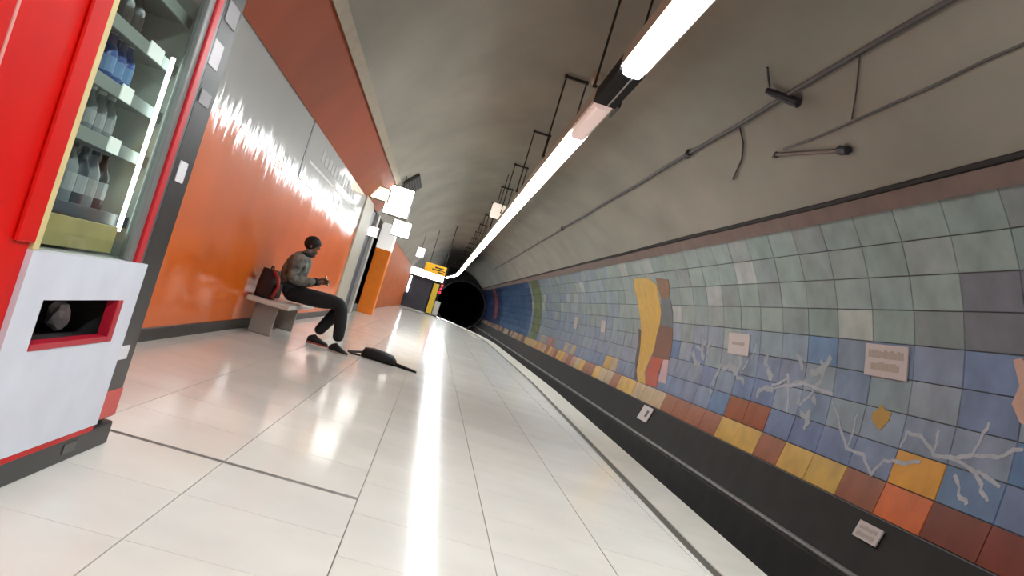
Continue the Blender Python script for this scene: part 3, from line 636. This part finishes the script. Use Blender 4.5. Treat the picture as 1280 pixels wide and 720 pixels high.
for i in range(4): bottle(-1.33, 2.93 + i * .09, SHZ[0], .21, .036, GR if i % 2 else CL, M_black, mat('grey_label', (178, 180, 182), .4), 'tall %s bottle with black cap on the lowest shelf of the vending machine' % ('dark grey' if i % 2 else 'clear'), 'tall bottles in the vending machine')
for i in range(2): bottle(-1.34, 2.98 + i * .1, SHZ[3], .17, .036, GR, M_black, mat('dark_label', (60, 52, 46), .4), 'dark bottle on the shelf above the blue bottles', 'dark bottles in the vending machine')
pp = MB(); n = 9
bm = bmesh.new(); bmesh.ops.create_icosphere(bm, subdivisions=2, radius=1)
for q in bm.verts: q.co = Vector((q.co.x * .04, q.co.y * .05, q.co.z * .055)) * random.uniform(.75, 1.15) + Vector((-1.3, 3.16, SZ0 + .06))
bm.verts.index_update(); pp.add([q.co[:] for q in bm.verts], [tuple(v.index for v in f.verts) for f in bm.faces]); bm.free()
setp(pp.build('crumpled_paper', mat('crumpled_white_paper', (206, 204, 204), .7), None), 'crumpled white paper lying in the delivery slot', 'paper')

# ---------------------------------------------------------------- bench
BN = mat('pale_bench_stone', (196, 188, 180), .4, var=.05)
be = empty('platform_bench', (-1.85, 11.0, 0), 'pale wall bench under the seated person', 'bench')
box('seat_slab', -2.13, -1.62, 9.9, 11.9, .37, .43, BN, be, .015)
for yy in (10.15, 11.65): box('bench_leg', -2.05, -1.78, yy - .03, yy + .03, 0.0, .37, mat('pale_bench_leg', (150, 144, 138), .4), be, .01)

# ---------------------------------------------------------------- seated person (facing the track)
PY = 10.75
pe = empty('person', (-1.35, PY, 0), 'person in grey brown patterned jacket and black trousers seated on bench', 'person')
J, T, K = 'jacket', 'trousers', 'skin'
V = {}; E_ = []
def vtx(n, p, r): V[n] = (Vector(p), r)
vtx('pelvis', (-1.84, PY, .57), (.15, .12)); vtx('waist', (-1.85, PY, .70), (.18, .17)); vtx('belly', (-1.83, PY, .82), (.2, .185)); vtx('chest', (-1.80, PY, .95), (.2, .175)); vtx('collar', (-1.76, PY, 1.05), (.12, .1))
vtx('neck', (-1.725, PY, 1.10), (.055, .055)); vtx('jaw', (-1.70, PY, 1.16), (.072, .078)); vtx('skull', (-1.705, PY, 1.235), (.088, .082)); vtx('crown', (-1.715, PY, 1.285), (.06, .058))
for s, sg_ in (('r', -1), ('l', 1)):
    vtx('sh' + s, (-1.79, PY + sg_ * .2, .985), (.1, .1)); vtx('el' + s, (-1.80 + .02 * (s == 'l'), PY + sg_ * .28, .735), (.08, .08)); vtx('fa' + s, (-1.64, PY + sg_ * .19, .74), (.07, .07)); vtx('wr' + s, (-1.51, PY + sg_ * .085, .785), (.034, .034))
    vtx('hip' + s, (-1.78, PY + sg_ * .1, .56), (.125, .115)); vtx('th' + s, (-1.45, PY + sg_ * .14, .57), (.118, .115))
vtx('knr', (-1.12, PY - .17, .60), (.095, .095)); vtx('knl', (-1.14, PY + .17, .60), (.095, .095))
vtx('cfr', (-1.06, PY - .2, .36), (.085, .085)); vtx('anr', (-1.03, PY - .22, .13), (.07, .07))
vtx('cfl', (-1.25, PY + .15, .34), (.085, .085)); vtx('anl', (-1.36, PY + .13, .13), (.07, .07))
for a, b, t in (('pelvis', 'waist', T), ('waist', 'belly', J), ('belly', 'chest', J), ('chest', 'collar', J), ('collar', 'neck', K), ('neck', 'jaw', K), ('jaw', 'skull', K), ('skull', 'crown', K)): E_.append((a, b, t))
for s in 'rl': E_ += [('chest', 'sh' + s, J), ('sh' + s, 'el' + s, J), ('el' + s, 'fa' + s, J), ('fa' + s, 'wr' + s, J), ('pelvis', 'hip' + s, T), ('hip' + s, 'th' + s, T), ('th' + s, 'kn' + s, T), ('kn' + s, 'cf' + s, T), ('cf' + s, 'an' + s, T)]
names = list(V); me = bpy.data.meshes.new('body_cage'); me.from_pydata([V[n][0] for n in names], [(names.index(a), names.index(b)) for a, b, _ in E_], [])
cage = bpy.data.objects.new('body_cage', me); COL.objects.link(cage)
sk = cage.modifiers.new('skin', 'SKIN'); sk.use_smooth_shade = True
for i, n in enumerate(names):
    sv = me.skin_vertices[0].data[i]; sv.radius = V[n][1]; sv.use_root = (n == 'pelvis')
ss = cage.modifiers.new('sub', 'SUBSURF'); ss.levels = 2; ss.render_levels = 2
bpy.context.view_layer.update(); dg = bpy.context.evaluated_depsgraph_get()
bme = bpy.data.meshes.new_from_object(cage.evaluated_get(dg)); bpy.data.objects.remove(cage); bme.name = 'body'
SKIN = mat('brown_skin', (120, 84, 64), .55)
JK = mat('patterned_jacket', (116, 116, 108), .9, var=.8, scale=14)
TRS = mat('black_trousers', (20, 20, 24), .8, var=.2)
bme.materials.clear()
for m_ in (JK, TRS, SKIN): bme.materials.append(m_)
MI = {J: 0, T: 1, K: 2}
def segd(p, a, b):
    ab = b - a; t = max(0, min(1, (p - a).dot(ab) / ab.length_squared)); return (p - a - ab * t).length
for p in bme.polygons:
    best = min(E_, key=lambda e: segd(p.center, V[e[0]][0], V[e[1]][0]) - .5 * (V[e[0]][1][0] + V[e[1]][1][0]))
    p.material_index = MI[best[2]]; p.use_smooth = True
body = bpy.data.objects.new('body', bme); COL.objects.link(body); adopt(body, pe)
MB().tube([(-1.752 + .088 * math.cos(a_), PY + .1 * math.sin(a_), 1.075 + .012 * math.cos(a_)) for a_ in [2 * PI * q / 14 for q in range(15)]], .026, 8).build('jacket_collar', mat('dark_grey_knit', (44, 42, 42), .9), pe, True)
MB().tube([(-1.845 + .19 * math.cos(a_), PY + .2 * math.sin(a_), .645 + .03 * math.cos(a_)) for a_ in [2 * PI * q / 18 for q in range(19)]], .03, 8).build('jacket_hem', mat('dark_grey_knit', (44, 42, 42), .9), pe, True)
for s in 'rl':
    a_, b_ = V['fa' + s][0], V['wr' + s][0]; MB().tube([a_.lerp(b_, .78), a_.lerp(b_, 1.06)], [.05, .044], 10).build('jacket_cuff', mat('dark_grey_knit', (44, 42, 42), .9), pe, True)
# head details: hair, face
hr = MB(); k0 = 0; n, m = 18, 10; HC = Vector((-1.715, PY, 1.232))
for i in range(m + 1):
    a = PI * .84 * i / m
    for j in range(n):
        w = 2 * PI * j / n; fr = max(0, math.cos(w)); aa = a * (1 - .42 * fr)
        rr = 1 + .03 * math.sin(7 * w + 3 * a)
        hr.v.append((HC.x + .108 * rr * math.sin(aa) * math.cos(w), HC.y + .102 * rr * math.sin(aa) * math.sin(w), HC.z + .1 * rr * math.cos(aa)))
for i in range(m):
    for j in range(n): hr.f.append((i * n + j, (i + 1) * n + j, (i + 1) * n + (j + 1) % n, i * n + (j + 1) % n))
ho = hr.build('hair', mat('black_hair', (16, 14, 14), .7, bump=.5, bscale=60), pe, True)
sd = ho.modifiers.new('thick', 'SOLIDIFY'); sd.thickness = .012; sd.offset = -1
fx = -1.632
MB().add([(fx + .006, PY - .012, 1.235), (fx + .006, PY + .012, 1.235), (fx + .03, PY, 1.19), (fx, PY - .018, 1.183), (fx, PY + .018, 1.183), (fx + .004, PY, 1.18)], [(0, 1, 2), (0, 2, 3), (1, 4, 2), (2, 4, 5), (2, 5, 3)]).build('nose', SKIN, pe, True)
DE = mat('dark_eye', (30, 22, 20), .3)
for q in (-1, 1):
    MB().ball((-1.712, PY + q * .09, 1.205), (.018, .01, .03), 8, 6).build('ear', SKIN, pe, True); MB().ball((fx - .006, PY + q * .032, 1.225), (.01, .014, .009), 8, 6).build('eye', DE, pe, True)
MB().ball((-1.645, PY, 1.128), (.028, .034, .024), 10, 6).build('chin', SKIN, pe, True); box('mouth', fx - .004, fx + .002, PY - .024, PY + .024, 1.152, 1.158, DE, pe, .001)
def hand(s):
    sg_ = -1 if s == 'r' else 1; w = Vector(V['wr' + s][0]); h = MB()
    d = Vector((.075, -sg_ * .045, .02)).normalized(); up = Vector((0, 0, 1)); sd_ = d.cross(up).normalized(); nn = sd_.cross(d)
    P = lambda a, b, c_: w + d * a + nn * b + sd_ * c_
    h.tube([P(-.02, 0, 0), P(.02, 0, 0), P(.055, 0, 0), P(.085, -.002, 0)], [.024, .03, .034, .026], 10)
    for i, (off, ln) in enumerate(((.026, .07), (.009, .078), (-.009, .072), (-.026, .056))):
        c1_ = -sg_ * .018
        h.tube([P(.075, off, 0), P(.075 + ln * .45, off, c1_ * .6), P(.075 + ln * .7, off * .9, c1_ * 2.2), P(.075 + ln * .62, off * .9, c1_ * 3.6)], [.0095, .0092, .0085, .006], 7)
    h.tube([P(.02, .02, -sg_ * .015), P(.045, .045, -sg_ * .03), P(.075, .05, -sg_ * .04), P(.095, .046, -sg_ * .042)], [.012, .011, .0095, .006], 7)
    return h.build('hand', SKIN, pe, True)
hand('r'); hand('l')
def shoe(s, tilt, yaw):
    a = Vector(V['an' + s][0]); k = []
    ML = Matrix.Translation((a.x, a.y, .0)) @ Matrix.Rotation(yaw, 4, 'Z')
    rings = [(-.085, .028, .062), (-.06, .04, .085), (0, .043, .115), (.05, .045, .085), (.11, .05, .06), (.16, .045, .045), (.19, .022, .03)]
    sh = MB(); n = 12
    for (xx, hw, ht) in rings:
        for j in range(n):
            w = 2 * PI * j / n; sh.v.append(tuple(ML @ Vector((xx, hw * math.cos(w), .012 + ht / 2 + ht / 2 * math.sin(w)))))
    for i in range(len(rings) - 1):
        for j in range(n): sh.f.append((i * n + j, i * n + (j + 1) % n, (i + 1) * n + (j + 1) % n, (i + 1) * n + j))
    sh.f += [tuple(range(n)), tuple((len(rings) - 1) * n + j for j in range(n))]
    so = sh.build('shoe', mat('black_shoe', (26, 22, 24), .6), pe, True)
    sl = MB(); pts = [(-.09, .03), (-.05, .045), (.05, .047), (.12, .052), (.18, .036), (.2, 0)]
    out = pts + [(x_, -y_) for x_, y_ in reversed(pts[:-1])]; n = len(out)
    sl.v = [tuple(ML @ Vector((x_, y_, z_))) for z_ in (0.0, .02) for x_, y_ in out]; sl.f = [tuple(range(n)), tuple(range(n, 2 * n))] + [(i, (i + 1) % n, (i + 1) % n + n, i + n) for i in range(n)]
    sl.build('sole', mat('pale_sole' if s == 'r' else 'reddish_sole', (186, 182, 176) if s == 'r' else (170, 76, 62), .6), so)
shoe('r', 0, -.5); shoe('l', 0, .1)
ph = empty('mobile_phone', (-1.40, PY, .80), 'dark mobile phone held by the seated person', 'phone')
pb = box('phone_body', -.006, .006, -.037, .037, -.07, .07, M_black, None, .004); pb.location = (-1.405, PY, .83); pb.rotation_euler = (0, -.5, 0)
pb.parent = ph; pb.matrix_parent_inverse = Matrix.Translation((1.40, -PY, -.80))
ps = box('phone_screen', -.0075, -.006, -.033, .033, -.062, .062, mat('dim_phone_screen', (120, 130, 140), .2), None, .0005); ps.location = pb.location; ps.rotation_euler = pb.rotation_euler; ps.parent = ph; ps.matrix_parent_inverse = pb.matrix_parent_inverse

# backpack on the bench, dark red
MAR = mat('dark_maroon_cloth', (46, 20, 18), .85, var=.3)
bk = empty('backpack', (-1.95, 10.1, .43), 'dark maroon backpack with red strap on the bench beside the person', 'backpack')
bm = bmesh.new(); bmesh.ops.create_cube(bm, size=1); bmesh.ops.subdivide_edges(bm, edges=bm.edges[:], cuts=5, use_grid_fill=True)
for q in bm.verts:
    u = q.co.copy(); k = 1 - .28 * (abs(u.x * 2) ** 4 + abs(u.y * 2) ** 4) * .5; t = 1 - .25 * max(0, u.z) * 2 * .6
    q.co = Vector((-1.98 + u.x * .25 * k * t, 10.13 + u.y * .34 * k * t, .435 + (u.z + .5) * .35))
bme2 = MB(); bm.verts.index_update(); bme2.add([q.co[:] for q in bm.verts], [tuple(v.index for v in f.verts) for f in bm.faces]); bm.free()
bme2.build('pack_body', MAR, bk, True)
box('front_pocket', -1.87, -1.82, 10.0, 10.25, .46, .64, mat('near_black_cloth', (30, 20, 20), .85), bk, .02)
MB().tube([(-1.86, 9.95, .46), (-1.82, 9.94, .6), (-1.85, 9.97, .7), (-1.93, 10.02, .77)], .022, 8).build('strap', mat('red_strap', (150, 44, 40), .7), bk, True)
MB().tube([(-1.98, 10.06, .78), (-1.98, 10.08, .82), (-1.98, 10.18, .82), (-1.98, 10.2, .78)], .01, 6).build('grab_loop', MAR, bk, True)

# long black bag on the floor
lb2 = empty('long_black_bag', (-.45, 11.0, 0), 'long black soft bag with tapered end lying on floor by the shoes', 'bag')
BK = mat('black_nylon', (24, 24, 24), .7, var=.3, bump=.4, bscale=14)
def lump(prof, name, m_):
    mb = MB(); n = 14
    for (x_, y_, hw, h_) in prof:
        for j in range(n):
            w = 2 * PI * j / n; c_, s_ = math.cos(w), math.sin(w)
            mb.v.append((x_, y_ + hw * math.copysign(abs(c_) ** .7, c_), h_ / 2 + h_ / 2 * math.copysign(abs(s_) ** .7, s_)))
    for i in range(len(prof) - 1):
        for j in range(n): mb.f.append((i * n + j, i * n + (j + 1) % n, (i + 1) * n + (j + 1) % n, (i + 1) * n + j))
    mb.f += [tuple(range(n)), tuple((len(prof) - 1) * n + j for j in range(n))]
    return mb.build(name, m_, lb2, True)
lump([(-.74, 11.12, .05, .06), (-.71, 11.12, .12, .13), (-.6, 11.1, .15, .15), (-.45, 11.08, .15, .145), (-.32, 11.06, .13, .125), (-.26, 11.05, .07, .07)], 'bag_body', BK)
lump([(-.27, 11.05, .05, .05), (-.15, 11.0, .045, .045), (-.02, 10.95, .035, .035), (.03, 10.93, .02, .025)], 'bag_tail', BK)
MB().tube([(-.72, 11.12, .06), (-.82, 11.1, .035), (-.9, 11.0, .025), (-.84, 10.9, .02), (-.74, 10.95, .02)], .016, 7).build('bag_strap', mat('dark_grey_webbing', (56, 52, 50), .8), lb2, True)
